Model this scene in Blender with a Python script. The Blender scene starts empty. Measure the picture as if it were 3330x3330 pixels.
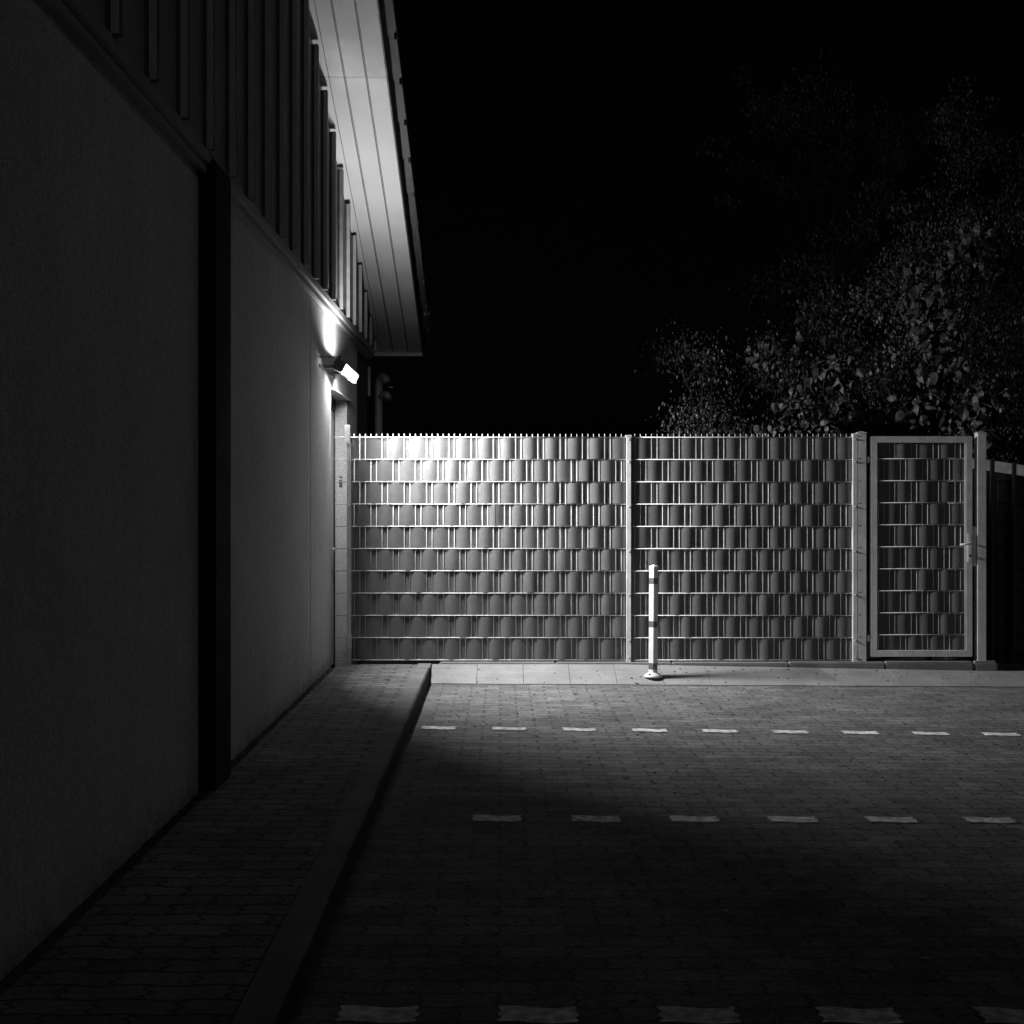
import bpy, bmesh, math, random
from mathutils import Vector, Matrix
R = math.radians
random.seed(7)
sc = bpy.context.scene
# ------------------------------------------------------------------ camera, sky, light
cam = bpy.data.objects.new('camera', bpy.data.cameras.new('camera'))
sc.collection.objects.link(cam); sc.camera = cam
cam.location = (0, 0, 1.55); cam.rotation_euler = (R(90), 0, 0)
cam.data.sensor_width = 56.0
cam.data.lens = 56.0 * 4250 / 3330
cam.data.shift_x = 33 / 3330; cam.data.shift_y = -25 / 3330
cam.data.clip_start = 0.05; cam.data.clip_end = 600
w = bpy.data.worlds.new('World'); sc.world = w; w.use_nodes = True
SUN_EL, SUN_AZ = 21, 145           # the faint far glow behind the camera, on its right
nt = w.node_tree; bg = nt.nodes['Background']
sky = nt.nodes.new('ShaderNodeTexSky'); sky.sky_type = 'NISHITA'; sky.sun_disc = False
sky.sun_elevation = R(2); sky.sun_rotation = R(SUN_AZ)
bw = nt.nodes.new('ShaderNodeRGBToBW')
nt.links.new(sky.outputs[0], bw.inputs[0]); nt.links.new(bw.outputs[0], bg.inputs[0])
bg.inputs[1].default_value = 0.0004
sl = bpy.data.lights.new('sun', 'SUN'); sl.energy = 0.082; sl.angle = R(9); sl.color = (1, 1, 1)
sun = bpy.data.objects.new('sun', sl); sc.collection.objects.link(sun)
az = R(SUN_AZ)
sun.rotation_euler = Vector((math.sin(az)*math.cos(R(SUN_EL)), math.cos(az)*math.cos(R(SUN_EL)), math.sin(R(SUN_EL)))).to_track_quat('Z', 'Y').to_euler()
sc.view_settings.view_transform = 'Standard'; sc.view_settings.look = 'None'
sc.view_settings.exposure = 0; sc.view_settings.gamma = 1
LENS = 2.4                          # glow of the lamp's lens
# the lamp's light: exit point on the lens, direction, watts, spread (its louvre), width
LAMPS = [((.047, -.010), (.84, 0, -.54), 150, 117, .05, .34, .62), ((.010, .052), (.34, 0, .94), 36, 158, .03, .66, .60), ((-.004, -.052), (-.05, .66, -.75), 22, 140, .03, .86, .24), ((-.010, -.052), (-.30, -.25, -.92), 9, 168, .03, .5, 1.0)]

# ------------------------------------------------------------------ helpers
col = sc.collection
class MB:
    def __init__(s): s.bm = bmesh.new()
    def box(s, x0, x1, y0, y1, z0, z1, bev=0, M=None):
        b = bmesh.new(); bmesh.ops.create_cube(b, size=1)
        for v in b.verts:
            v.co = Vector(((x0+x1)/2+v.co.x*(x1-x0), (y0+y1)/2+v.co.y*(y1-y0), (z0+z1)/2+v.co.z*(z1-z0)))
        if bev: bmesh.ops.bevel(b, geom=list(b.edges), offset=bev, segments=2, affect='EDGES')
        if M: b.transform(M)
        s.add(b); return s
    def add(s, b):
        me = bpy.data.meshes.new('t'); b.to_mesh(me); b.free(); s.bm.from_mesh(me); bpy.data.meshes.remove(me)
    def prism(s, pts, d, M=None, bev=0):     # polygon of 3D points extruded along d
        b = bmesh.new(); f = b.faces.new([b.verts.new(p) for p in pts])
        r = bmesh.ops.extrude_face_region(b, geom=[f])
        for v in [g for g in r['geom'] if isinstance(g, bmesh.types.BMVert)]: v.co += Vector(d)
        bmesh.ops.recalc_face_normals(b, faces=b.faces)
        if bev: bmesh.ops.bevel(b, geom=list(b.edges), offset=bev, segments=2, affect='EDGES')
        if M: b.transform(M)
        s.add(b); return s
    def tube(s, pts, r, n=8, caps=True):
        pts = [Vector(p) for p in pts]
        if not isinstance(r, (list, tuple)): r = [r]*len(pts)
        rings = []
        for i, p in enumerate(pts):
            a = pts[max(i-1, 0)]; c = pts[min(i+1, len(pts)-1)]
            t = (c-a).normalized(); u = t.orthogonal().normalized()
            if i and rings:
                u0 = (rings[-1][0].co-pts[i-1]); u = (u0-t*u0.dot(t)).normalized()
            v = t.cross(u)
            rings.append([s.bm.verts.new(p+(u*math.cos(k*2*math.pi/n)+v*math.sin(k*2*math.pi/n))*r[i]) for k in range(n)])
        for a, c in zip(rings, rings[1:]):
            for k in range(n):
                f = s.bm.faces.new((a[k], a[(k+1) % n], c[(k+1) % n], c[k])); f.smooth = n > 5
        if caps: s.bm.faces.new(rings[0][::-1]); s.bm.faces.new(rings[-1])
        return s
    def lathe(s, prof, n=24, M=None, rot=0):
        b = bmesh.new(); rings = []
        for r, z in prof:
            rings.append([b.verts.new((r*math.cos(k*2*math.pi/n+rot), r*math.sin(k*2*math.pi/n+rot), z)) for k in range(n)])
        for a, c in zip(rings, rings[1:]):
            for k in range(n):
                f = b.faces.new((a[k], a[(k+1) % n], c[(k+1) % n], c[k])); f.smooth = n > 8
        b.faces.new(rings[0][::-1]); b.faces.new(rings[-1])
        if M: b.transform(M)
        s.add(b); return s
    def build(s, name, mat, parent=None):
        me = bpy.data.meshes.new(name); s.bm.to_mesh(me); s.bm.free(); me.materials.append(mat)
        o = bpy.data.objects.new(name, me); col.objects.link(o)
        if parent: o.parent = parent; o.matrix_parent_inverse = Matrix.Translation(-parent.location)
        return o
def tag(o, label, cat, group=None, kind=None):
    if label: o['label'] = label
    if cat: o['category'] = cat
    if group: o['group'] = group
    if kind: o['kind'] = kind
    return o
def thing(name, label, cat, loc, group=None):
    o = bpy.data.objects.new(name, None); o.location = loc; o.empty_display_size = .1; col.objects.link(o)
    return tag(o, label, cat, group)
def struct(o): o['kind'] = 'structure'; return o

# ------------------------------------------------------------------ materials (all neutral greys: a black and white photograph)
class NT:
    def __init__(s, name):
        s.m = bpy.data.materials.new(name); s.m.use_nodes = True; s.t = s.m.node_tree
        s.b = s.t.nodes['Principled BSDF']
        s.co = s.t.nodes.new('ShaderNodeTexCoord').outputs['Object']
    def _in(s, sock, v):
        if hasattr(v, 'is_linked') or hasattr(v, 'links'): s.t.links.new(v, sock)
        else: sock.default_value = v
    def math(s, op, a, b=0.0, c=None):
        n = s.t.nodes.new('ShaderNodeMath'); n.operation = op
        s._in(n.inputs[0], a); s._in(n.inputs[1], b)
        if c is not None: s._in(n.inputs[2], c)
        return n.outputs[0]
    def noise(s, scale, detail=4, rough=.55, co=None, sc3=None):
        n = s.t.nodes.new('ShaderNodeTexNoise'); n.inputs['Scale'].default_value = scale
        n.inputs['Detail'].default_value = detail; n.inputs['Roughness'].default_value = rough
        c = co or s.co
        if sc3:
            mp = s.t.nodes.new('ShaderNodeMapping'); mp.inputs['Scale'].default_value = sc3
            s.t.links.new(c, mp.inputs[0]); c = mp.outputs[0]
        s.t.links.new(c, n.inputs['Vector']); return n.outputs['Fac']
    def voro(s, scale, feature='F1'):
        n = s.t.nodes.new('ShaderNodeTexVoronoi'); n.inputs['Scale'].default_value = scale; n.feature = feature
        s.t.links.new(s.co, n.inputs['Vector']); return n.outputs['Distance']
    def rng(s, v, a, b, c, d):
        n = s.t.nodes.new('ShaderNodeMapRange'); s._in(n.inputs[0], v)
        for k, x in enumerate((a, b, c, d)): n.inputs[k+1].default_value = x
        return n.outputs[0]
    def xyz(s):
        n = s.t.nodes.new('ShaderNodeSeparateXYZ'); s.t.links.new(s.co, n.inputs[0]); return n.outputs
    def out(s, val, rough=.7, metal=0, bump=None, bd=.01, bs=1.0, spec=None):
        n = s.t.nodes.new('ShaderNodeCombineColor')
        for k in range(3): s._in(n.inputs[k], val)
        s.t.links.new(n.outputs[0], s.b.inputs['Base Color'])
        s._in(s.b.inputs['Roughness'], rough); s.b.inputs['Metallic'].default_value = metal
        if spec is not None: s.b.inputs['Specular IOR Level'].default_value = spec
        if bump is not None:
            n = s.t.nodes.new('ShaderNodeBump'); n.inputs['Distance'].default_value = bd; n.inputs['Strength'].default_value = bs
            s._in(n.inputs['Height'], bump); s.t.links.new(n.outputs[0], s.b.inputs['Normal'])
        return s.m
def simple(name, v, var=.2, scale=12, rough=.6, metal=0, bump=.0015, fine=160, spec=None):
    q = NT(name); n = q.noise(scale, 5); f = q.noise(fine, 3)
    a = q.rng(n, .3, .7, v*(1-var), v*(1+var)); b = q.rng(f, .25, .75, 1-var*.7, 1+var*.7)
    return q.out(q.math('MULTIPLY', a, b), q.rng(n, .3, .7, max(rough-.12, .05), min(rough+.12, 1)), metal, f, bump, 1, spec)

def plaster(name='plaster'):
    q = NT(name)
    big = q.noise(1.1, 6, .65); streak = q.noise(2.2, 5, .6, sc3=(6, 6, .6)); fine = q.noise(95, 4, .7); grit = q.voro(160)
    spot = q.rng(q.noise(23, 2, .5), .70, .76, 1, .6)
    v = q.math('MULTIPLY', q.rng(big, .3, .7, .40, .50), q.rng(fine, .3, .7, .58, 1.38))
    v = q.math('MULTIPLY', v, q.rng(q.noise(38, 3, .6), .3, .7, .84, 1.14))
    v = q.math('MULTIPLY', v, q.rng(streak, .3, .7, .94, 1.05)); v = q.math('MULTIPLY', v, spot)
    z = q.xyz()[2]
    dirt = q.math('ADD', q.rng(z, .12, .45, .0, 1), q.rng(q.noise(9, 4), .3, .7, -.1, .35))
    v = q.math('MULTIPLY', v, q.rng(dirt, 0, .45, .62, 1))
    return q.out(v, .95, 0, q.math('ADD', fine, q.math('MULTIPLY', grit, .8)), .0035, 1, .1)

def pavers(name, base, L=.244, W=.112, x0=0.0, y0=0.0, jw=.035, waves=.007, zig=.010, joint=.30, spots=True, jj=(.0012, .0062)):
    q = NT(name); x, y, z = q.xyz()
    wob = q.math('SUBTRACT', q.noise(3.5, 3), .5)
    xx = q.math('ADD', x, x0); yy = q.math('ADD', y, y0)
    yw = q.math('ADD', yy, q.math('MULTIPLY', q.math('SINE', q.math('MULTIPLY', xx, 2*math.pi/(L))), waves))
    yw = q.math('ADD', yw, q.math('MULTIPLY', wob, .010))
    v = q.math('DIVIDE', yw, W); row = q.math('FLOOR', v); fv = q.math('FRACT', v)
    tri = q.math('PINGPONG', q.math('DIVIDE', yw, W/2), .5)
    xw = q.math('ADD', xx, q.math('MULTIPLY', tri, zig*4)); xw = q.math('ADD', xw, q.math('MULTIPLY', wob, -.006))
    u = q.math('ADD', q.math('DIVIDE', xw, L), q.math('MULTIPLY', q.math('FLOORED_MODULO', row, 2.0), .5))
    cu = q.math('FLOOR', u); fu = q.math('FRACT', u)
    du = q.math('MULTIPLY', q.math('SUBTRACT', .5, q.math('ABSOLUTE', q.math('SUBTRACT', fu, .5))), L)
    dv = q.math('MULTIPLY', q.math('SUBTRACT', .5, q.math('ABSOLUTE', q.math('SUBTRACT', fv, .5))), W)
    d = q.math('MINIMUM', du, dv)
    fine = q.noise(210, 3, .7); med = q.noise(34, 5, .7); big = q.noise(1.3, 5, .6)
    d = q.math('ADD', d, q.math('MULTIPLY', q.math('SUBTRACT', med, .5), .006))
    m = q.rng(d, jj[0], jj[1], 0, 1)
    wn = q.t.nodes.new('ShaderNodeTexWhiteNoise'); wn.noise_dimensions = '2D'
    cx = q.t.nodes.new('ShaderNodeCombineXYZ'); q.t.links.new(cu, cx.inputs[0]); q.t.links.new(row, cx.inputs[1])
    q.t.links.new(cx.outputs[0], wn.inputs['Vector'])
    c = q.rng(wn.outputs['Value'], 0, 1, base*.82, base*1.16)
    c = q.math('MULTIPLY', c, q.rng(big, .3, .7, .78, 1.2))
    c = q.math('MULTIPLY', c, q.rng(fine, .3, .7, .62, 1.38))
    c = q.math('MULTIPLY', c, q.rng(med, .35, .65, .72, 1.22)); c = q.math('MULTIPLY', c, q.rng(q.noise(75, 3, .7), .32, .66, .70, 1.25))
    c = q.math('MULTIPLY', c, q.rng(q.noise(4.5, 5, .65), .34, .64, .80, 1.12))
    if spots: c = q.math('MULTIPLY', c, q.rng(q.noise(2.3, 6, .7), .60, .68, 1, .72))
    if spots: c = q.math('MULTIPLY', c, q.rng(q.noise(16, 2, .4), .70, .74, 1, .35))
    c = q.math('MULTIPLY', c, q.rng(m, 0, 1, joint, 1))
    h = q.math('ADD', m, q.math('MULTIPLY', fine, .35)); h = q.math('ADD', h, q.math('MULTIPLY', wn.outputs['Value'], .25))
    return q.out(c, .9, 0, h, .0045, 1, .12)

M_wall = plaster()
M_road = pavers('road pavers', .165, joint=.40)
M_walk = pavers('sidewalk pavers', .185, x0=.05, y0=.03, spots=False, joint=.20, zig=.015, jj=(.002, .0085))
def concrete(name, v, fine=130, face=None):
    q = NT(name); a = q.noise(3, 6, .65); b = q.noise(fine, 4, .7); h = q.noise(5, 5, .6, sc3=(.5, 6, 1))
    c = q.math('MULTIPLY', q.rng(a, .3, .7, v*.8, v*1.18), q.rng(b, .3, .7, .8, 1.2))
    c = q.math('MULTIPLY', c, q.rng(h, .3, .7, .9, 1.08)); c = q.math('MULTIPLY', c, q.rng(q.noise(30, 2, .4), .72, .76, 1, .5))
    if face:                        # shade on the kerb's road side, painted into the colour below this height
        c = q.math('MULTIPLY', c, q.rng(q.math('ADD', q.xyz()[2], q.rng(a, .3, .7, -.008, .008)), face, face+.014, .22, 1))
    return q.out(c, .88, 0, b, .002, 1, .15)
M_slab = concrete('concrete slab', .24)
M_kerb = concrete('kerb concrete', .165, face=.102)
M_kerbrough = concrete('rough kerb concrete', .22, 55)
M_white = concrete('white paver', .88, 190)
t_ = M_white.node_tree; oi = t_.nodes.new('ShaderNodeObjectInfo'); wn_ = t_.nodes.new('ShaderNodeTexNoise'); wn_.inputs['Scale'].default_value = 22; wn_.inputs['Detail'].default_value = 6
t_.links.new(t_.nodes['Texture Coordinate'].outputs['Object'], wn_.inputs['Vector'])
m1 = t_.nodes.new('ShaderNodeMapRange'); t_.links.new(wn_.outputs['Fac'], m1.inputs[0])
for k_, v_ in enumerate((.40, .62, 1.08, .55)): m1.inputs[k_+1].default_value = v_
m2 = t_.nodes.new('ShaderNodeMapRange'); t_.links.new(oi.outputs['Random'], m2.inputs[0]); m2.inputs[3].default_value = .78; m2.inputs[4].default_value = 1.12
mm_ = t_.nodes.new('ShaderNodeMath'); mm_.operation = 'MULTIPLY'; t_.links.new(m1.outputs[0], mm_.inputs[0]); t_.links.new(m2.outputs[0], mm_.inputs[1])
bc = t_.nodes['Principled BSDF'].inputs['Base Color']; src_ = bc.links[0].from_socket
vm = t_.nodes.new('ShaderNodeVectorMath'); vm.operation = 'SCALE'; t_.links.new(src_, vm.inputs[0]); t_.links.new(mm_.outputs[0], vm.inputs['Scale']); t_.links.new(vm.outputs[0], bc)
M_ground = simple('ground', .04, .4, 3, .95, bump=.02)
M_galv = None
def galv(name, v):
    q = NT(name); a = q.voro(90); b = q.noise(7, 5); f = q.noise(240, 3)
    s_ = q.noise(5, 4, .6, sc3=(9, 9, 1.2))
    c = q.math('MULTIPLY', q.rng(b, .3, .7, v*.85, v*1.12), q.rng(a, .0, .8, .92, 1.1))
    c = q.math('MULTIPLY', c, q.rng(s_, .3, .7, .88, 1.1)); c = q.math('MULTIPLY', c, q.rng(f, .3, .7, .88, 1.12))
    return q.out(c, q.rng(b, .3, .7, .45, .62), .06, f, .0004, .5)
M_galv = galv('galvanised steel', .66)
M_wire = galv('galvanised wire', .60)
M_frame = galv('galvanised gate frame', .62)
def stripmat():
    q = NT('screen strip plastic'); b = q.noise(4, 5); f = q.noise(320, 2); s_ = q.noise(6, 4, .6, sc3=(1, 1, 8))
    c = q.math('MULTIPLY', q.rng(b, .3, .7, .21, .258), q.rng(f, .3, .7, .93, 1.07))
    c = q.math('MULTIPLY', c, q.rng(s_, .3, .7, .95, 1.05))
    return q.out(c, q.rng(b, .3, .7, .33, .43), 0, f, .0001, .3)
M_strip = stripmat()
M_black = simple('black column steel', .006, .3, 8, .9, spec=.1)
M_dark = simple('dark cladding', .07, .25, 5, .6)
M_fin = simple('fin boards', .06, .25, 9, .6, spec=.2)
M_edge = simple('fin edge', .30, .15, 9, .6)
M_back = simple('clerestory panel', .22, .12, 3, .5, 0, bump=.0004)
M_soffit = simple('soffit board', .41, .06, 2, .55, bump=.0006)
M_led = simple('ledge coating', .22, .12, 6, .6)
M_alu = simple('aluminium trim', .4, .12, 6, .4, .3)
M_tile = simple('roof tile', .05, .3, 14, .7, bump=.004)
M_fascia = simple('dark fascia', .03, .2, 8, .6)
M_door = simple('door paint', .4, .08, 3, .35, bump=.0003)
M_rub = simple('dark rubber', .02, .2, 20, .5)
M_cap = simple('lamp housing', .10, .15, 30, .5)
M_pipe = simple('grey pipe', .16, .15, 8, .5)
M_bol = simple('bollard plastic', .60, .07, 14, .38, bump=.0008)
M_band = simple('reflective band', .10, .12, 60, .3)
M_leaf1 = simple('broad leaf', .055, .5, 25, .5, spec=.4)
M_leaf2 = simple('small leaf', .075, .5, 25, .42, spec=.5)
M_leaf3 = simple('pale small leaf', .12, .5, 25, .42, spec=.5)
M_bark = simple('bark', .02, .3, 20, .85, bump=.01)
M_litter = simple('dry leaf', .28, .4, 60, .7)
M_litterd = simple('dark litter', .05, .4, 60, .8)
M_gravel = simple('gravel', .06, .5, 60, .95, bump=.02, fine=90)
M_mesh = simple('dark coated steel', .010, .2, 20, .5)
M_net = simple('dark screen', .012, .2, 20, .7)
M_ret = simple('pale concrete coping', .45, .25, 18, .8)
q = NT('lit lens'); q.b.inputs['Emission Color'].default_value = (1, 1, 1, 1); q.b.inputs['Emission Strength'].default_value = LENS
M_lens = q.m

# ------------------------------------------------------------------ ground, road, sidewalk
WX = -1.517; FY = 11.74
struct(MB().box(-90, 90, 16.0, 250, -.30, -.25).build('ground_far_field', M_ground)).name = 'field'
struct(MB().box(-90, 90, -40, 16.0, -.254, -.204).build('ground', M_ground))
S = [(-2, .002), (3.97, .003), (6.45, .004), (9.05, .0115), (11.26, .0055), (11.5, .0055)]
def slope(y):
    for (a, p), (b, r) in zip(S, S[1:]):
        if a <= y <= b: return p+(r-p)*(y-a)/(b-a)
    return S[-1][1]
def gz(x, y): return -max(0, x+.6)*slope(max(min(y, 11.4), -2))
bm = bmesh.new(); NX, NY = 60, 90; vs = []
for j in range(NY+1):
    y = -2+(11.27+2)*j/NY
    vs.append([bm.verts.new((-.64+12.6*i/NX, y, gz(-.64+12.6*i/NX, y))) for i in range(NX+1)])
for j in range(NY):
    for i in range(NX):
        f = bm.faces.new((vs[j][i], vs[j][i+1], vs[j+1][i+1], vs[j+1][i])); f.smooth = True
m_ = MB(); m_.bm.free(); m_.bm = bm; struct(m_.build('road', M_road))
# sidewalk between wall and kerb
struct(MB().box(-1.46, -.752, -2, 11.69, -.1, .118).build('sidewalk', M_walk))
m_ = MB().box(-1.53, -1.46, -2, 11.5, -.1, .108)
for k in range(900):
    y = random.uniform(1.5, 11.45); x = random.uniform(-1.51, -1.452); r = random.uniform(.004, .010)
    m_.lathe([(r*.6, -r*.4), (r, r*.2), (r*.5, r*.7)], 5, Matrix.Translation((x, y, .112+r*.2)) @ Matrix.Rotation(random.random()*6, 4, 'Z'))
tag(m_.build('gravel_strip', M_gravel), 'narrow dark gravel joint along the foot of the plaster wall', 'gravel', kind='stuff')
# kerb stones along the sidewalk: every one a stone of its own
ky = [-1.0, 0.0, 1.0, 2.0, 3.04, 4.06, 5.08, 6.1, 7.1, 8.08, 9.06, 10.08, 11.36]
ordn = ['first', 'second', 'third', 'fourth', 'fifth', 'sixth', 'seventh', 'eighth', 'ninth', 'tenth', 'eleventh', 'twelfth']
idx = 0
for k, (a, b) in enumerate(list(zip(ky, ky[1:]))[::-1]):
    o_, h_ = random.uniform(-.003, .003), random.uniform(-.003, .002)
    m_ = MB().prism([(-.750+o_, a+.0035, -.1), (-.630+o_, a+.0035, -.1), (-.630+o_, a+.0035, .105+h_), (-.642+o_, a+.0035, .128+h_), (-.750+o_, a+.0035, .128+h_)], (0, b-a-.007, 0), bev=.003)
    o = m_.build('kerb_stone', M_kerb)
    if b < 3.5: o.name = 'kerb_stone'
    tag(o, 'long grey kerb stone beside the sidewalk, %s counted from the fence' % ordn[k], 'kerb stone', 'kerb stones edging the sidewalk')
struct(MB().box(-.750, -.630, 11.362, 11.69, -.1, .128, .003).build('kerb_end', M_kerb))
# concrete slab strip rising to the fence
def sz(x, t):      # t 0 at road edge, 1 at the kerb row
    f = gz(x, 11.26)+.008; k = min(1, max(0, (x-1.0)/3.4)); return f+(.128-.062*k-f)*t
xs = -.622; k = 0
while xs < 5.3:
    x1 = xs+.405; e = .0014
    y1 = 11.645
    b = bmesh.new()
    P = [(xs+e, 11.262), (x1-e, 11.262), (x1-e, y1), (xs+e, y1)]
    top = [b.verts.new((x, y, sz(x, (y-11.262)/.39)+random.uniform(-.0015, .0015))) for x, y in P]; bot = [b.verts.new((x, y, -.12)) for x, y in P]
    b.faces.new(top); b.faces.new(bot[::-1])
    for i in range(4): b.faces.new((top[i], bot[i], bot[(i+1) % 4], top[(i+1) % 4]))
    bmesh.ops.recalc_face_normals(b, faces=b.faces)
    bmesh.ops.bevel(b, geom=[ed for ed in b.edges if ed.verts[0] in top and ed.verts[1] in top], offset=.0022, segments=1, affect='EDGES')
    m_ = MB(); m_.add(b); o = m_.build('paving_slab', M_slab)
    tag(o, 'pale square slab before the fence, number %d counted from the sidewalk kerb rightwards' % (k+1), 'paving slab', 'pale slabs along the fence')
    xs = x1; k += 1
struct(MB().box(4.47, 9, 11.66, 13.2, -.2, .055).build('path', M_walk))
# edging stones under the fence and gate
eg = [-.56, .48, 1.52, 2.56, 3.42, 4.205, 4.435]
for k, (a, b) in enumerate(zip(eg, eg[1:])):
    last = b > 4.3; z = .137+.012*max(0, (a-2)/2.4)
    m_ = MB().box(a+.002, b-.002, 11.655, 11.80, -.1, z, .010 if not last else .022)
    tag(m_.build('edging_stone', M_kerbrough), ('short rounded end stone of the low edging right of the gate' if last else 'long edging stone under the fence, number %d counted from the building' % (k+1)), 'edging stone', 'edging stones under the fence')
# white dash pavers
def dash(name, x, y, label, group, notch=False):
    L, W = .243, .108; z = gz(x+L/2, y)+.004
    n = 16; up = []; lo = []
    ph = 2*math.pi/.244
    for i in range(n+1):
        t = i/n*L
        wv = .0095*math.sin(ph*t+.6)
        up.append((x+t, y+W/2+wv)); lo.append((x+t, y-W/2+wv))
    end_r = [(x+L-.012, y+W*.22), (x+L+.004, y), (x+L-.012, y-W*.25)]
    end_l = [(x+.012, y-W*.25), (x-.002, y), (x+.012, y+W*.22)]
    P = up+end_r+lo[::-1]+end_l
    b = bmesh.new(); f = b.faces.new([b.verts.new((px+random.uniform(-.001, .001), py+random.uniform(-.001, .001), gz(px, py)+.001)) for px, py in P][::-1])
    r = bmesh.ops.extrude_face_region(b, geom=[f])
    for v in [g for g in r['geom'] if isinstance(g, bmesh.types.BMVert)]: v.co.z += .004
    bmesh.ops.recalc_face_normals(b, faces=b.faces); bmesh.ops.triangulate(b, faces=[f_ for f_ in b.faces if len(f_.verts) > 4])
    m_ = MB(); m_.add(b); tag(m_.build('white_paver', M_white), label, 'marking paver', group)
for y, x0, n, wd in ((9.05, -.558, 10, 'farthest'), (6.45, -.147, 7, 'middle'), (3.97, -.50, 5, 'nearest')):
    for k in range(n):
        dash('white_paver', x0+.4875*k, y+.0022*k*0, 'white wavy paver in the %s dashed bay line, %s from the sidewalk kerb' % (wd, ordn[k]), 'white pavers of the %s dashed line' % wd)

# ------------------------------------------------------------------ the building
CZ = 1.55
bld = thing('building', 'long pale plaster building with finned upper band and sloping tiled roof on the left', 'building', (-1.6, 8, 0))
DY0, DY1, DZ = 11.60, 12.79, 2.565
BZ = 3.21
wl = MB()
wl.box(-1.80, WX, -2, 10.345, -.2, BZ); wl.box(-1.80, WX, 10.375, DY0, -.2, BZ)
wl.box(-1.80, WX, DY0, DY1, DZ, BZ); wl.box(-1.80, WX, DY1, 13.69, -.2, BZ)
wl.box(-1.80, WX-.015, 10.345, 10.375, -.2, BZ); wl.box(-1.80, -1.72, DY0, DY1, -.2, DZ)
wl.build('wall', M_wall, bld)
MB().box(-1.80, WX-.035, 13.69, 15.05, -.2, BZ+.02).box(-9, -1.80, 15.0, 15.05, -.2, BZ+.02).build('dark_cladding', M_dark, bld)
MB().box(-1.53, -1.43, 6.53, 6.90, .02, CZ+1.72, .004).build('column', M_black, bld)
# ledge under the fins
lg = MB()
for a, b in ((-2, 2.0), (2.003, 6.525), (6.905, 9.3), (9.303, 14.85)):
    lg.prism([(-1.80, a, 3.225), (-1.452, a, 3.250), (-1.450, a, 3.297), (-1.80, a, 3.31)], (0, b-a, 0))
    lg.prism([(-1.58, a, 3.205), (-1.475, a, 3.205), (-1.475, a, 3.236), (-1.58, a, 3.236)], (0, b-a, 0))
lg.box(-1.7, -1.448, 6.53, 6.90, 3.288, 3.296)
lg.build('ledge', M_led, bld)
SA, SS, YE = 7.239, .358, 15.28
def soff(y): return CZ+SA-SS*y
# clerestory back panel
MB().prism([(-1.504, -2, 3.305), (-1.504, YE-.3, 3.305), (-1.504, YE-.3, soff(YE-.3)+.03), (-1.504, -2, soff(-2)+.03)], (.03, 0, 0)).build('upper_panel', M_back, bld)
k = 0; y = 4.85-.5265*6
while y < 14.95:
    zt = soff(y)-.055
    if zt > 3.36:
        fn = MB().box(-1.4735, -1.4228, y+.006, y+.056, 3.302, zt).build('fin', M_fin, bld)
        MB().box(-1.4520, -1.4215, y, y+.005, 3.300, zt+.001).build('fin_edge', M_edge, fn)
    y += .5265
# sloping soffit in three boards, two bays of joints
d1 = Vector((0, 1, -SS)).normalized()
cuts = [-1.5, 2.9, 6.74, 10.57, 14.40, YE]
for xa, xb in ((-1.4985, -1.402), (-1.397, -1.279), (-1.262, -1.103), (-1.086, -.935)):
    for a, b in zip(cuts, cuts[1:]):
        e = .002
        MB().prism([(xa, a+e, soff(a+e)), (xa, b-e, soff(b-e)), (xa, b-e, soff(b-e)+.02), (xa, a+e, soff(a+e)+.02)], (xb-xa, 0, 0)).build('soffit_board', M_soffit, bld)
MB().prism([(-1.49, -1.5, soff(-1.5)+.021), (-1.49, YE-.004, soff(YE)+.021), (-1.49, YE-.004, soff(YE)+.05), (-1.49, -1.5, soff(-1.5)+.05)], (.55, 0, 0)).build('soffit_backing', M_fascia, bld)
jl = MB()
for xa in (-1.279, -1.103): jl.prism([(xa+.0065, -1.5, soff(-1.5)+.006), (xa+.0065, YE-.01, soff(YE-.01)+.006), (xa+.0065, YE-.01, soff(YE-.01)+.02), (xa+.0065, -1.5, soff(-1.5)+.02)], (.004, 0, 0))
jl.build('joint_profile', M_soffit, bld)
MB().box(-1.50, -.925, YE-.012, YE+.01, soff(YE)-.036, soff(YE)+.02, .002).box(-1.12, -1.10, YE-.02, YE-.012, soff(YE)-.01, soff(YE)+.02).box(-1.285, -1.27, YE-.02, YE-.012, soff(YE)-.01, soff(YE)+.02).build('end_trim', M_alu, bld)
# verge: fascia strip and stepped roof tiles
MB().prism([(-.934, -1.5, soff(-1.5)-.006), (-.934, YE, soff(YE)-.006), (-.934, YE, soff(YE)+.13), (-.934, -1.5, soff(-1.5)+.13)], (.012, 0, 0)).build('fascia', M_fascia, bld)
MB().prism([(-8, -1.5, soff(-1.5)+.06), (-8, YE, soff(YE)+.06), (-8, YE, soff(YE)+.13), (-8, -1.5, soff(-1.5)+.13)], (7.06, 0, 0)).build('roof', M_tile, bld)
ty = 14.40+.52; 
while ty > -1:
    y1 = ty+.56; y0 = ty
    zb0 = soff(y0)+.155; zb1 = soff(y1)+.125
    tm = MB()
    tm.prism([(-1.25, y0, zb0), (-1.25, y1, zb1), (-1.25, y1, zb1+.022), (-1.25, y0, zb0+.022)], (.43, 0, 0), bev=.004)
    tm.prism([(-.845, y0, zb0-.085), (-.845, y0+.40, soff(y0+.4)+.10), (-.845, y1, zb1+.0), (-.845, y1, zb1+.02), (-.845, y0, zb0+.02)], (.022, 0, 0), bev=.003)
    tm.build('verge_tile', M_tile, bld)
    ty -= .52
tm = MB()
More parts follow.
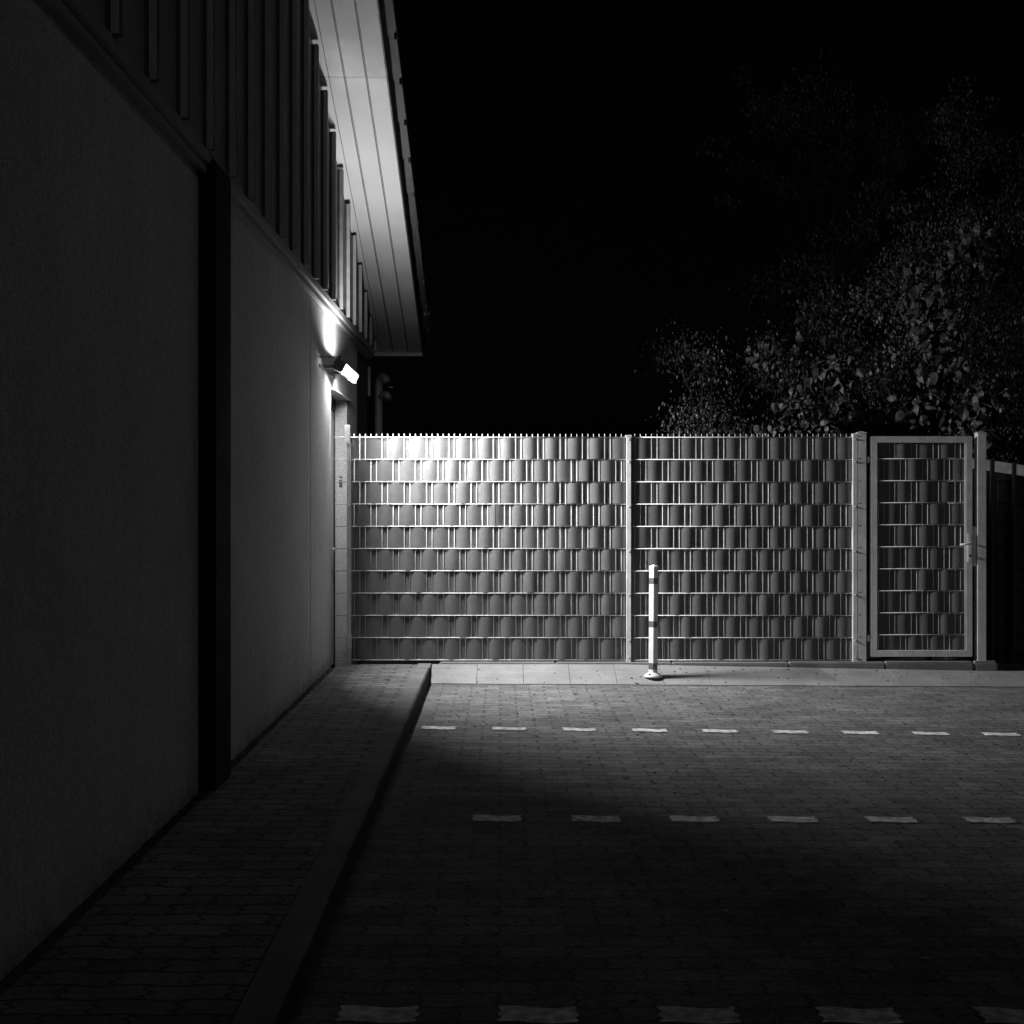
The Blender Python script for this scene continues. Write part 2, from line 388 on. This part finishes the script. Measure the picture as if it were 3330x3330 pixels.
tm.lathe([(.03, 0), (.035, .02), (.02, .05)], 10, Matrix.Translation((-.84, 14.6, soff(14.6)+.10)))
tm.build('tile_clip', M_alu, bld)
MB().box(-9, -1.81, -2, -1.9, -.2, 3.2).build('rear_wall', M_wall, bld)
# door in its reveal
dr = MB().box(-1.70, -1.640, DY0+.06, DY1-.06, .0, DZ-.11, .002).build('door', M_door, bld)
fr = MB().box(-1.715, -1.63, DY0+.001, DY0+.055, -.1, DZ-.002).box(-1.715, -1.63, DY1-.012, DY1-.001, -.1, DZ-.002).box(-1.715, -1.625, DY0+.055, DY1-.014, DZ-.10, DZ-.002).build('door_frame', M_rub, bld)
MB().tube([(-1.60, DY1-.2, 1.12), (-1.60, DY1-.32, 1.12)], .010).tube([(-1.645, DY1-.2, 1.12), (-1.60, DY1-.2, 1.12)], .010).build('door_handle', M_alu, dr)
MB().prism([(-1.52, DY0-.02, DZ+.004), (-1.465, DY0-.02, DZ-.008), (-1.465, DY0-.02, DZ-.004), (-1.52, DY0-.02, DZ+.009)], (0, DY1-DY0+.22, 0)).build('drip_sill', M_alu, bld)
# little dark plate on the far reveal
MB().box(-1.592, -1.560, DY1-.006, DY1-.0005, 1.72, 1.79, .001).box(-1.592, -1.560, DY1-.006, DY1-.0005, 1.806, 1.822, .001).build('door_plate', M_dark, bld)
# pipes beyond the corner
pp = thing('vent_pipe', 'tall pale vent pipe with two bent outlets behind the fence by the building corner', 'pipe', (-1.46, 15.5, 0))
MB().tube([(-1.46, 15.5, -.2), (-1.46, 15.5, 2.95), (-1.455, 15.5, 3.0), (-1.44, 15.48, 3.045), (-1.41, 15.45, 3.06), (-1.375, 15.42, 3.04), (-1.36, 15.41, 2.985)], .048, 16).build('main_pipe', M_pipe, pp)
MB().tube([(-1.44, 15.48, 2.80), (-1.40, 15.46, 2.86), (-1.36, 15.43, 2.85), (-1.33, 15.41, 2.79)], .042, 14).build('branch_pipe', M_pipe, pp)
MB().box(-1.33, -1.28, 15.40, 15.44, 2.925, 2.932).build('cap_plate', M_alu, pp)
o = MB().box(-1.545, -1.515, 15.06, 15.10, 2.80, 3.14, .004).build('guide_strip', M_pipe); o.name = 'metal_rail'
tag(o, 'short upright metal strip at the dark corner of the building above the fence', 'metal rail')

# ------------------------------------------------------------------ wall lamp: a long louvred tube fixture along the wall
LY0, LY1 = 10.80, 11.88
LC = Vector((-1.345, LY0, 2.702))
TL = R(-27)                         # roll of the box about its long axis
def lm(u, v, y): return Vector((LC.x+u*math.cos(TL)-v*math.sin(TL), y, LC.z+u*math.sin(TL)+v*math.cos(TL)))
def lbox(mb, u0, u1, v0, v1, y0, y1, bev=.004):
    mb.prism([lm(u0, v0, y0), lm(u1, v0, y0), lm(u1, v1, y0), lm(u0, v1, y0)], (0, y1-y0, 0), bev=bev); return mb
lp = thing('wall_lamp', 'lit long wall lamp tilted outwards with dark end cap above the door', 'wall lamp', tuple(LC))
m_ = lbox(MB(), -.048, .044, -.046, .046, LY0, LY0+.035, .008); lbox(m_, -.048, -.010, -.043, .043, LY0+.036, LY1-.036)
lbox(m_, -.048, .044, -.046, .046, LY1-.035, LY1, .008); m_.build('housing', M_cap, lp)
lbox(MB(), -.009, .040, -.040, .040, LY0+.036, LY1-.036, .010).build('lens', M_lens, lp)
MB().tube([lm(-.02, .04, LY0+.02), lm(-.03, .062, LY0+.03), (-1.515, LY0+.06, 2.775)], .005, 8).lathe([(.014, 0), (.014, .03)], 12, Matrix.Translation(lm(-.02, .045, LY0+.02))).build('cable_gland', M_cap, lp)
MB().box(-1.517, -1.385, LY0+.25, LY0+.262, 2.705, 2.73, .002).box(-1.517, -1.385, LY1-.262, LY1-.25, 2.705, 2.73, .002).box(-1.5165, -1.508, LY0+.05, LY1-.05, 2.69, 2.715, .002).build('bracket', M_cap, lp)
for u, dr_, pw, spr, sx, fc, fl in LAMPS:
    al = bpy.data.lights.new('lamp_light', 'AREA'); al.shape = 'RECTANGLE'; al.size = (LY1-LY0-.10)*fl; al.size_y = sx; al.energy = pw; al.spread = R(spr)
    ob = bpy.data.objects.new('lamp_light', al); col.objects.link(ob); ob.parent = lp; ob.matrix_parent_inverse = Matrix.Translation(-lp.location)
    d_ = Vector(dr_).normalized(); zz_ = -d_; xx_ = (Vector((0, 1, 0))-zz_*zz_.y).normalized(); yy_ = zz_.cross(xx_)
    p_ = lm(u[0], u[1], LY0+(LY1-LY0)*(fc if fl < 1 else .5))
    ob.matrix_world = Matrix(((xx_.x, yy_.x, zz_.x, p_.x), (xx_.y, yy_.y, zz_.y, p_.y), (xx_.z, yy_.z, zz_.z, p_.z), (0, 0, 0, 1)))
    ob.location = p_; ob.rotation_euler = Matrix(((xx_.x, yy_.x, zz_.x), (xx_.y, yy_.y, zz_.y), (xx_.z, yy_.z, zz_.z))).to_euler()

# ------------------------------------------------------------------ the fence
Z0 = .152; ROW = .2
fence = thing('mesh_fence', 'tall galvanised mesh fence woven with dark screen strips beside the building', 'fence', (0, FY, .14))
def hw(mb, x0, x1, z, r=.0042):
    for dy in (-.0085, .0085):
        mb.tube([(x0, FY+dy, z), (x1, FY+dy, z)], r, 6)
def strip(xa, xb, z0, z1, rods0, pitch, front, parent, rough=0):
    # strip runs behind the rods whose index mod 4 is in front[], bulges out over the others
    b = bmesh.new(); n = int((xb-xa)/.006)+1; rows = []
    # centre of the bulge: midway between the two hidden rods
    c = rods0+pitch*(front[1]+1.5); P = pitch*4
    var = {}; w_ = pitch*1.5; wob = random.uniform(-.003, .003); ph = random.uniform(0, 6)
    for i in range(n+1):
        x = xa+(xb-xa)*i/n; t = ((x-c+P/2) % P)-P/2
        kb = int(math.floor((x-c+P/2)/P)); am, sk = var.setdefault(kb, (random.uniform(.72, 1.12), random.uniform(-.12, .12)))
        if abs(t) < w_:
            tn = t/w_; tn = tn+sk*(1-tn*tn); d = -.0080+.0215*am*math.cos(math.pi/2*tn)
        else: d = -.0085-.003*math.cos((abs(t)-w_)/(P/2-w_)*math.pi/2)
        d += .0012*math.sin(x*7+ph)
        rows.append((x, FY-d))
    vt = []
    for x, y in rows:
        sag = .0012*math.sin(x*3.1+ph)
        vt.append((b.verts.new((x, y, z0+.004)), b.verts.new((x, y, z1+sag))))
    for p, q_ in zip(vt, vt[1:]):
        f = b.faces.new((p[0], q_[0], q_[1], p[1])); f.smooth = True
    bmesh.ops.solidify(b, geom=list(b.faces), thickness=.0015)
    bmesh.ops.recalc_face_normals(b, faces=b.faces)
    for e_ in b.edges:
        if len(e_.link_faces) != 2 or e_.calc_face_angle(0) > R(40): e_.smooth = False
    m_ = MB(); m_.add(b); return m_.build('privacy_strip', M_strip, parent)
def panel(xa, xb, r0, nr, fr1, fr2, parent, hx0=None):
    m_ = MB()
    for k in range(11): hw(m_, (hx0 if hx0 is not None else xa), xb, Z0+ROW*k)
    for i in range(nr):
        x = r0+.05*i
        if x > xb-.003 or x < xa: continue
        m_.tube([(x, FY, Z0-.002), (x, FY, Z0+2.0+.030)], .0034, 6)
    m_.build('wire_mesh', M_wire, parent)
    for r in range(10):
        z1 = Z0+ROW*(10-r)
        strip(xa+.004, xb-.004, z1-ROW+.002, z1-.006-.0007*r, r0, .05, fr1 if r % 2 == 0 else fr2, parent)
panel(-1.345, 1.112, -1.3257, 60, (1, 2), (3, 4), fence, -1.50)
panel(1.166, 3.150, 1.1947, 45, (3, 4), (1, 2), fence)
def bolt(x, z, y=FY-.032): return MB().lathe([(.0085, 0), (.0085, .006), (.005, .010)], 10, Matrix.Translation((x, y, z)) @ Matrix.Rotation(R(90), 4, 'X'))
def fpost(x0, x1, zt, bx, zs, mat=M_galv):
    p = MB().box(x0, x1, FY-.030, FY+.035, .10, zt, .003).build('post', mat, fence)
    for z in zs: bolt(bx, z, FY-.030).build('bolt', M_alu, p)
    return p
zb = [1.55+(1640-v)/362 for v in (1430, 1503, 1648, 1793, 1934, 2082, 2137)]
p = fpost(1.117, 1.159, 2.158, 1.141, zb)
MB().prism([(1.108, FY-.038, 2.158), (1.166, FY-.038, 2.158), (1.158, FY-.038, 2.172), (1.112, FY-.038, 2.170)], (0, .08, 0)).build('post_cap', M_galv, p)
p = fpost(-1.390, -1.352, 2.10, -1.366, [1.55+(1640-v)/362 for v in (1500, 1645, 1790, 1933, 2085)])
MB().box(-1.408, -1.358, FY-.045, FY-.031, 2.09, 2.262, .003).build('bracket', M_galv, p)
MB().box(-1.395, -1.345, FY-.045, FY-.031, .265, .385, .003).build('bracket', M_galv, p)
p = fpost(3.146, 3.188, 2.185, 3.168, zb)
m_ = MB()
for k in range(0, 11):
    m_.box(3.19, 3.225, FY-.03, FY-.024, Z0+ROW*k+.004, Z0+ROW*k+.011)
# gate posts
def gpost(x0, x1, z1, label, name='gate_post'):
    t = thing('gate_post', label, 'gate post', ((x0+x1)/2, FY, .14), 'square steel posts of the gate')
    MB().box(x0, x1, FY-.03, FY+.05, .12, z1, .004).build('shaft', M_frame, t)
    cx, cy, h = (x0+x1)/2, FY+.01, (x1-x0)/2+.004
    b = bmesh.new(); P = [b.verts.new((cx+a*h, cy+c*(.044), z1+.001)) for a, c in ((-1, -1), (1, -1), (1, 1), (-1, 1))]
    P2 = [b.verts.new((v.co.x, v.co.y, z1+.007)) for v in P]; t_ = b.verts.new((cx, cy, z1+.024))
    b.faces.new(P[::-1])
    for i in range(4): b.faces.new((P[i], P[(i+1) % 4], P2[(i+1) % 4], P2[i])); b.faces.new((P2[i], P2[(i+1) % 4], t_))
    mm = MB(); mm.add(b); mm.build('post_cap', M_frame, t); return t
gl = gpost(3.190, 3.268, 2.185, 'square galvanised gate post beside the fence end with rod stubs')
gr = gpost(4.262, 4.342, 2.185, 'square galvanised post right of the gate catching light on its edge')
m_.build('rod_stub', M_wire, gl)
for z in (.35, 1.95): MB().tube([(3.268, FY-.01, z), (3.305, FY-.01, z)], .009, 8).tube([(3.288, FY-.01, z-.03), (3.288, FY-.01, z+.03)], .013, 10).build('hinge', M_galv, gl)
MB().box(3.28, 3.298, FY+.06, FY+.075, .3, 2.05).build('stop_strip', M_galv, gl)
# gate
gate = thing('gate', 'narrow galvanised gate with mitred frame, woven strips and lever handle', 'gate', (3.75, FY, .17))
GX0, GX1, GZ0, GZ1 = 3.308, 4.218, .183, 2.160; W6 = .058
def mitre(a, b, c, d):
    return MB().prism([(p_[0], FY-.025, p_[1]) for p_ in (a, b, c, d)], (0, .05, 0), bev=.0025)
e = .0012
G = MB()
for P in (((GX0, GZ0+e), (GX0+W6, GZ0+W6+e), (GX0+W6, GZ1-W6-e), (GX0, GZ1-e)), ((GX1, GZ0+e), (GX1, GZ1-e), (GX1-W6, GZ1-W6-e), (GX1-W6, GZ0+W6+e)),
          ((GX0+e, GZ1), (GX0+W6+e, GZ1-W6), (GX1-W6-e, GZ1-W6), (GX1-e, GZ1)), ((GX0+e, GZ0), (GX1-e, GZ0), (GX1-W6-e, GZ0+W6), (GX0+W6+e, GZ0+W6))):
    b = bmesh.new(); f = b.faces.new([b.verts.new((p_[0], FY-.025, p_[1])) for p_ in P]); r = bmesh.ops.extrude_face_region(b, geom=[f])
    for v in [g for g in r['geom'] if isinstance(g, bmesh.types.BMVert)]: v.co.y += .05
    bmesh.ops.recalc_face_normals(b, faces=b.faces); bmesh.ops.bevel(b, geom=list(b.edges), offset=.002, segments=1, affect='EDGES'); G.add(b)
G.build('gate_frame', M_frame, gate)
ix0, ix1, iz0, iz1 = GX0+W6, GX1-W6, GZ0+W6, GZ1-W6
gz_ = [1.55+(1640-(1491.7+71.5*k))/362 for k in range(9)]
m_ = MB()
for z in gz_: hw(m_, ix0, ix1, z)
r0 = 3.432
for i in range(-1, 16):
    x = r0+.0492*i
    if ix0+.01 < x < ix1: m_.tube([(x, FY, iz0), (x, FY, iz1)], .0034, 6)
m_.tube([(ix1-.006, FY-.02, iz0), (ix1-.006, FY-.02, iz1)], .004, 6)
m_.build('wire_mesh', M_wire, gate)
zz = [iz1]+gz_+[iz0]
for r in range(10):
    strip(ix0, ix1-.012, zz[r+1]+.002, zz[r]-.007, r0, .0492, (1, 2) if r % 2 == 0 else (3, 4), gate)
lk = MB().box(GX1-.018, GX1+.040, FY-.020, FY+.02, .995, 1.352, .004).build('lock_case', M_frame, gate)
es = MB().box(4.172, 4.210, FY-.034, FY-.0255, 1.03, 1.288, .004).build('escutcheon', M_galv, gate)
MB().tube([(4.198, FY-.034, 1.200), (4.198, FY-.075, 1.200), (4.188, FY-.082, 1.199), (4.14, FY-.084, 1.195), (4.088, FY-.078, 1.190)], [.010, .010, .010, .009, .008], 10).build('handle', M_galv, gate)
MB().lathe([(.011, 0), (.011, .012)], 12, Matrix.Translation((4.192, FY-.034, 1.09)) @ Matrix.Rotation(R(90), 4, 'X')).build('key_cylinder', M_rub, gate)

# ------------------------------------------------------------------ bollard
bx, by, bz = 1.318, 11.40, .050
bo = thing('bollard', 'white flexible square bollard with three dark bands standing before the fence', 'bollard', (bx, by, bz))
SCB = 4250/by
def zy(v): return bz+(2203-v)/SCB
lean = Matrix.Translation((bx, by, 0)) @ Matrix.Rotation(R(.35), 4, 'Y') @ Matrix.Translation((0, 0, 0))
def sq(z0, z1, r, mat, name, chamf=.010, r1=None):
    b = bmesh.new(); r1 = r1 or r
    def ring(z, rr): 
        h = rr/math.sqrt(2); c = chamf
        P = [(h-c, -h), (h, -h+c), (h, h-c), (h-c, h), (-h+c, h), (-h, h-c), (-h, -h+c), (-h+c, -h)]
        P = [Matrix.Rotation(R(50), 4, 'Z') @ Vector((a, d, z)) for a, d in P]
        return [b.verts.new(p_) for p_ in P]
    A, B = ring(z0, r), ring(z1, r1)
    for i in range(8): b.faces.new((A[i], A[(i+1) % 8], B[(i+1) % 8], B[i]))
    b.faces.new(A[::-1]); b.faces.new(B); b.transform(lean)
    m_ = MB(); m_.add(b); return m_.build(name, mat, bo)
sq(zy(2195), zy(1849), .0445, M_bol, 'body')
b = bmesh.new()
sq(zy(1849)+.0005, zy(1845), .0465, M_bol, 'cap', r1=.045)
b = bmesh.new(); h = .045/math.sqrt(2)
P = [b.verts.new(Matrix.Rotation(R(50), 4, 'Z') @ Vector((a*h, c*h, zy(1845)+.0005))) for a, c in ((-1, -1), (1, -1), (1, 1), (-1, 1))]
t_ = b.verts.new((0, 0, zy(1839))); b.faces.new(P[::-1])
for i in range(4): b.faces.new((P[i], P[(i+1) % 4], t_))
b.transform(lean); m_ = MB(); m_.add(b); m_.build('cap_tip', M_bol, bo)
for a, c in ((1883, 1902.5), (2023, 2043), (2159, 2180)): sq(zy(c), zy(a), .0453, M_band, 'reflective_band')
ft = MB().lathe([(.078, -.005), (.078, .004), (.070, .014), (.052, .026), (.042, .034), (.030, .036)], 28, Matrix.Translation((bx, by, bz+.0)))
ft = ft.build('foot', M_bol, bo)
for a in (235, 330, 100): MB().lathe([(.009, 0), (.009, .006)], 12, Matrix.Translation((bx+.060*math.cos(R(a)), by+.060*math.sin(R(a)), bz+.0205)) @ Matrix.Rotation(R(35), 4, Vector((-math.sin(R(a)), math.cos(R(a)), 0)))).build('bolt_hole', M_rub, bo)

# ------------------------------------------------------------------ dark fence going downhill on the right, pale wall behind it
df = thing('dark_fence', 'dark coated mesh fence running downhill right of the gate', 'fence', (5.5, 12.35, 0))
def dz(x): return -.15*(x-4.42)
m_ = MB(); DYY = 12.30; ds = DYY/4250
for k in range(11):
    z = 1.82-.2*k
    for dy in (-.007, .007): m_.tube([(4.36, DYY+dy, z+.0), (9, DYY+dy, z+dz(9))], .0035, 5)
for i in range(18):
    x = 4.42+.25*i; m_.tube([(x, DYY, -.3+dz(x)), (x, DYY, 1.83+dz(x))], .003, 5)
m_.build('wire_mesh', M_mesh, df)
m_ = MB().prism([(4.36, DYY+.02, -.3), (9, DYY+.02, -.3), (9, DYY+.02, 1.90+dz(9)), (4.36, DYY+.02, 1.90)], (0, .006, 0)).build('screen', M_net, df)
for x in (4.585, 4.79, 7.2): MB().box(x, x+.032, DYY-.06, DYY-.015, -.6, 2.0+dz(x), .003).build('post', M_mesh, df)
m_ = MB().prism([(4.40, 12.7, -.4), (10, 12.7, -.4), (10, 12.7, 2.03+dz(10)), (4.40, 12.7, 2.03)], (0, .2, 0))
tag(m_.build('garden_wall', M_ret), 'pale rough wall whose top shows above the dark fence', 'wall')

# ------------------------------------------------------------------ trees and shrubs behind the fence
def leafshape(kind, s):
    if kind == 'broad':
        P = [(0, -.02), (.28, -.10), (.46, .10), (.44, .42), (.26, .72), (0, 1.0), (-.26, .72), (-.44, .42), (-.46, .10), (-.28, -.10)]
    else:
        P = [(0, 0), (.20, .22), (.24, .5), (.12, .82), (0, 1), (-.12, .82), (-.24, .5), (-.20, .22)]
    return [(x*s, y*s) for x, y in P]
def foliage(bm, c, rad, n, kind, size, rnd):
    # one clump: leaves on drooping twigs
    for k in range(n):
        while True:
            v = Vector((rnd.uniform(-1, 1), rnd.uniform(-1, 1), rnd.uniform(-1, 1)))
            if v.length < 1: break
        v = Vector((v.x*rad[0], v.y*rad[1], v.z*rad[2])); p = c+v
        s = size*rnd.uniform(.45, 1.3)
        M_ = Matrix.Translation(p) @ Matrix.Rotation(rnd.uniform(0, 6.28), 4, 'Z') @ Matrix.Rotation(rnd.gauss(R(-60), R(40)), 4, 'X') @ Matrix.Rotation(rnd.gauss(0, .5), 4, 'Y')
        P = leafshape(kind, s); vs = []
        for (a, d) in P:
            vs.append(bm.verts.new(M_ @ Vector((a, d, -.6*abs(a)-.45*d*d/s if kind == 'broad' else .25*abs(a)))))
        mid = bm.verts.new(M_ @ Vector((0, P[len(P)//2][1]*.5, .03*s)))
        for i in range(len(vs)): bm.faces.new((vs[i], vs[(i+1) % len(vs)], mid))
MULT = {'small': 2.6, 'broad': 1.2}
def tree(name, label, cat, base, clumps, kind, size, leaf_mat, seed, trunk=True):
    rnd = random.Random(seed)
    t = thing(name, label, cat, base, 'trees and shrubs behind the fence')
    bx_, by_, bz_ = base; tm = MB(); fb = MB()
    ctr = sum((Vector(c[0]) for c in clumps), Vector())/len(clumps)
    topz = max(c[0][2] for c in clumps)
    spine = [Vector((bx_, by_, bz_)), Vector((bx_+.1, by_+.05, bz_+(topz-bz_)*.35)), Vector(((bx_+ctr.x)/2, (by_+ctr.y)/2, bz_+(topz-bz_)*.6)), Vector((ctr.x, ctr.y, topz*.95))]
    tm.tube(spine, [.07, .05, .028, .008] if trunk else [.03, .022, .015, .006], 8)
    for c, rad, n in clumps:
        c = Vector(c)
        st = min(spine[1:3], key=lambda s: (s-c).length); mid = (st+c)/2+Vector((rnd.uniform(-.1, .1), 0, rnd.uniform(0, .2)))
        tm.tube([st, mid, c], [.018, .010, .004], 6)
        for q_ in range(5):
            e_ = c+Vector((rnd.uniform(-1, 1)*rad[0], rnd.uniform(-1, 1)*rad[1], rnd.uniform(-1, .6)*rad[2]))
            tm.tube([c, (c+e_)/2+Vector((0, 0, .05)), e_], [.006, .004, .002], 4)
        n = int(n*MULT[kind]); sub = max(2, int(n/60))
        for q_ in range(sub):
            v = Vector((rnd.gauss(0, .5)*rad[0], rnd.gauss(0, .5)*rad[1], rnd.gauss(0, .5)*rad[2]))
            r_ = rnd.uniform(.12, .30)
            foliage(fb.bm, c+v, (r_*1.1, r_, r_*rnd.uniform(.7, 1.5)), int(n/sub), kind, size, rnd)
    tm.build('trunk', M_bark, t); fb.build('crown', leaf_mat, t)
def P(x, y, Y): return ((x-1632)*Y/4250, Y, CZ+(1640-y)*Y/4250)
# right: tall small-leaved tree
cl = [(P(3220, 1300, 13.3), (.45, .5, .5), 900), (P(3290, 1050, 13.4), (.5, .5, .45), 900), (P(3120, 950, 13.6), (.4, .5, .4), 700), (P(3010, 1100, 13.5), (.45, .5, .3), 600),
      (P(3060, 720, 14.0), (.4, .5, .35), 450), (P(2960, 850, 14.2), (.3, .4, .3), 350), (P(3140, 480, 14.6), (.35, .4, .25), 260), (P(3300, 700, 14.2), (.35, .4, .4), 420), (P(3120, 370, 15.0), (.3, .3, .2), 120), (P(2860, 970, 14.0), (.3, .4, .3), 330), (P(3290, 520, 14.8), (.2, .3, .2), 120)]
tree('tall_tree', 'tall small-leaved tree rising behind the gate at the right edge', 'tree', (5.0, 14.0, -.25), cl, 'small', .042, M_leaf3, 3)
cl = [(P(2760, 1180, 14.0), (.4, .5, .35), 600), (P(2640, 1040, 14.4), (.3, .5, .3), 350), (P(2880, 1240, 13.8), (.3, .4, .25), 420), (P(2540, 1230, 14.2), (.3, .4, .25), 350), (P(2620, 900, 15.0), (.3, .4, .25), 180), (P(2760, 780, 15.0), (.25, .4, .25), 160), (P(2780, 650, 15.4), (.25, .4, .2), 90)]
tree('slender_tree', 'slender small-leaved tree behind the second fence panel, left of the gate', 'tree', (3.6, 14.4, -.25), cl, 'small', .040, M_leaf2, 5)
# low shrubs
cl = [(P(2290, 1180, 13.6), (.28, .35, .28), 220), (P(2330, 1320, 13.6), (.3, .35, .25), 230), (P(2230, 1400, 13.4), (.3, .35, .18), 240), (P(2400, 1410, 13.4), (.3, .35, .15), 200), (P(2180, 1130, 14.0), (.2, .3, .2), 160), (P(2480, 1150, 14.0), (.25, .3, .2), 240)]
tree('thin_shrub', 'thin twiggy shrub peeping over the fence right of the middle post', 'shrub', (2.1, 13.5, -.25), cl, 'small', .036, M_leaf2, 8, False)
cl = [(P(2660, 1380, 12.9), (.32, .3, .22), 170), (P(2700, 1250, 13.0), (.25, .3, .25), 130), (P(2570, 1400, 12.9), (.2, .25, .12), 80), (P(2520, 1150, 13.2), (.15, .2, .15), 40), (P(2610, 1300, 13.1), (.2, .25, .15), 50)]
tree('broad_leaved_shrub', 'broad-leaved shrub right behind the end of the second fence panel', 'shrub', (3.2, 13.0, -.25), cl, 'broad', .085, M_leaf1, 11, False)
cl = [(P(3160, 1330, 12.7), (.3, .25, .25), 170), (P(3060, 1130, 12.9), (.3, .25, .25), 140), (P(3030, 980, 13.0), (.3, .25, .2), 110), (P(3170, 820, 13.0), (.25, .25, .22), 90), (P(3010, 1200, 12.8), (.15, .2, .2), 60), (P(3180, 1400, 12.6), (.2, .2, .12), 80)]
tree('climbing_vine', 'large-leaved vine hanging in front of the tall tree above the gate', 'vine', (4.2, 12.9, -.25), cl, 'broad', .095, M_leaf1, 14, False)
cl = [(P(3240, 1400, 12.9), (.3, .3, .15), 500), (P(3320, 1330, 13.0), (.3, .3, .25), 450), (P(3190, 1300, 13.1), (.25, .3, .2), 350)]
tree('right_hedge', 'fine-leaved hedge above the dark fence at the right edge', 'hedge', (5.2, 13.0, -.25), cl, 'small', .032, M_leaf2, 17, False)
bpy.data.objects['right_hedge'].name = 'hedge'
rr = random.Random(4)
cl = [(P(rr.uniform(2450, 3100), rr.uniform(300, 1000), 18.5), (.8, .6, .5), 230) for _ in range(10)]
tree('dark_tree', 'dim tree crown almost lost in the black sky above the middle of the fence', 'tree', (4.3, 18.6, -.25), cl, 'small', .05, M_leaf2, 23)

# ------------------------------------------------------------------ litter
def litter(px, py, L, ang, light, label, z=None, name='fallen_leaf'):
    Y = 1.55*4250/(py-1640); h = 0
    if z is not None: Y = (1.55-z)*4250/(py-1640); h = z
    X = (px-1632)*Y/4250
    if z is None: h = gz(X, Y)
    m_ = MB(); P_ = leafshape('small', L); b = bmesh.new(); vs_ = []
    for a, d in P_: vs_.append(b.verts.new((a, d, .004+abs(a)*.5+random.uniform(0, .004))))
    c_ = b.verts.new((0, L*.5, .003))
    for i in range(len(vs_)): b.faces.new((vs_[i], vs_[(i+1) % len(vs_)], c_))
    bmesh.ops.solidify(b, geom=list(b.faces), thickness=.001)
    b.transform(Matrix.Translation((X, Y, h+.003)) @ Matrix.Rotation(R(ang), 4, 'Z'))
    m_.add(b); tag(m_.build('fallen_leaf', M_litter if light else M_litterd), label, 'leaf', 'leaves fallen on the paving')
litter(1270, 2214, .06, 70, 1, 'small pale curled leaf on the sidewalk pavers beside the kerb', .12)
litter(2078, 2190, .05, 60, 0, 'dark curled leaf on the slab right of the bollard foot', .05)
litter(1330, 2420, .05, 80, 1, 'pale scrap of leaf by the kerb below the farthest dash line')
litter(1410, 2432, .05, 110, 1, 'pale slanting leaf on the dark road left of the middle, near the kerb')
litter(1463, 2441, .04, 20, 1, 'tiny upright pale leaf on the road below the first far dash')
litter(2060, 2210, .05, 40, 0, 'dark leaf on the slab just left of the bollard foot', .04)
litter(3040, 3125, .06, 85, 1, 'faint pale leaf alone on the dark road at lower right')
litter(2690, 2200, .05, 80, 1, 'pale leaf lying on the slabs below the gate post', .03)
litter(2395, 2318, .05, 80, 1, 'pale leaf on the lit road right of the bollard')
litter(1884, 2256, .06, 75, 1, 'pale flat leaf on the lit road below the slab joint left of the bollard')

# crumbs, seed husks and grit scattered over the paving
rr = random.Random(12)
for nm, mat, n, lab in (('dark_crumbs', M_litterd, 420, 'dark crumbs and seed husks scattered over the road paving'), ('pale_crumbs', M_litter, 150, 'pale grit and seed scraps scattered over the road paving')):
    m_ = MB()
    for k in range(n):
        y = 4+7.1*rr.random()**.6; x = -.55+5.4*rr.random(); z = gz(x, y)
        if rr.random() < .3: continue
        if y > 11.1: continue
        L = rr.uniform(.004, .013); a = rr.uniform(0, 6.28)
        b = bmesh.new(); bmesh.ops.create_cube(b, size=1)
        for v in b.verts: v.co = Vector((v.co.x*L*rr.uniform(.8, 1.3), v.co.y*L*rr.uniform(.4, 1.2), v.co.z*L*.5))
        b.transform(Matrix.Translation((x, y, z+L*.2)) @ Matrix.Rotation(a, 4, 'Z')); m_.add(b)
    for k in range(n//6):
        x = -.6+5*rr.random(); t = rr.random()*.9; y = 11.27+.37*t; L = rr.uniform(.004, .011)
        m_.box(x, x+L*1.4, y, y+L, sz(x, t), sz(x, t)+L*.6)
    tag(m_.build(nm, mat), lab, 'litter', kind='stuff')
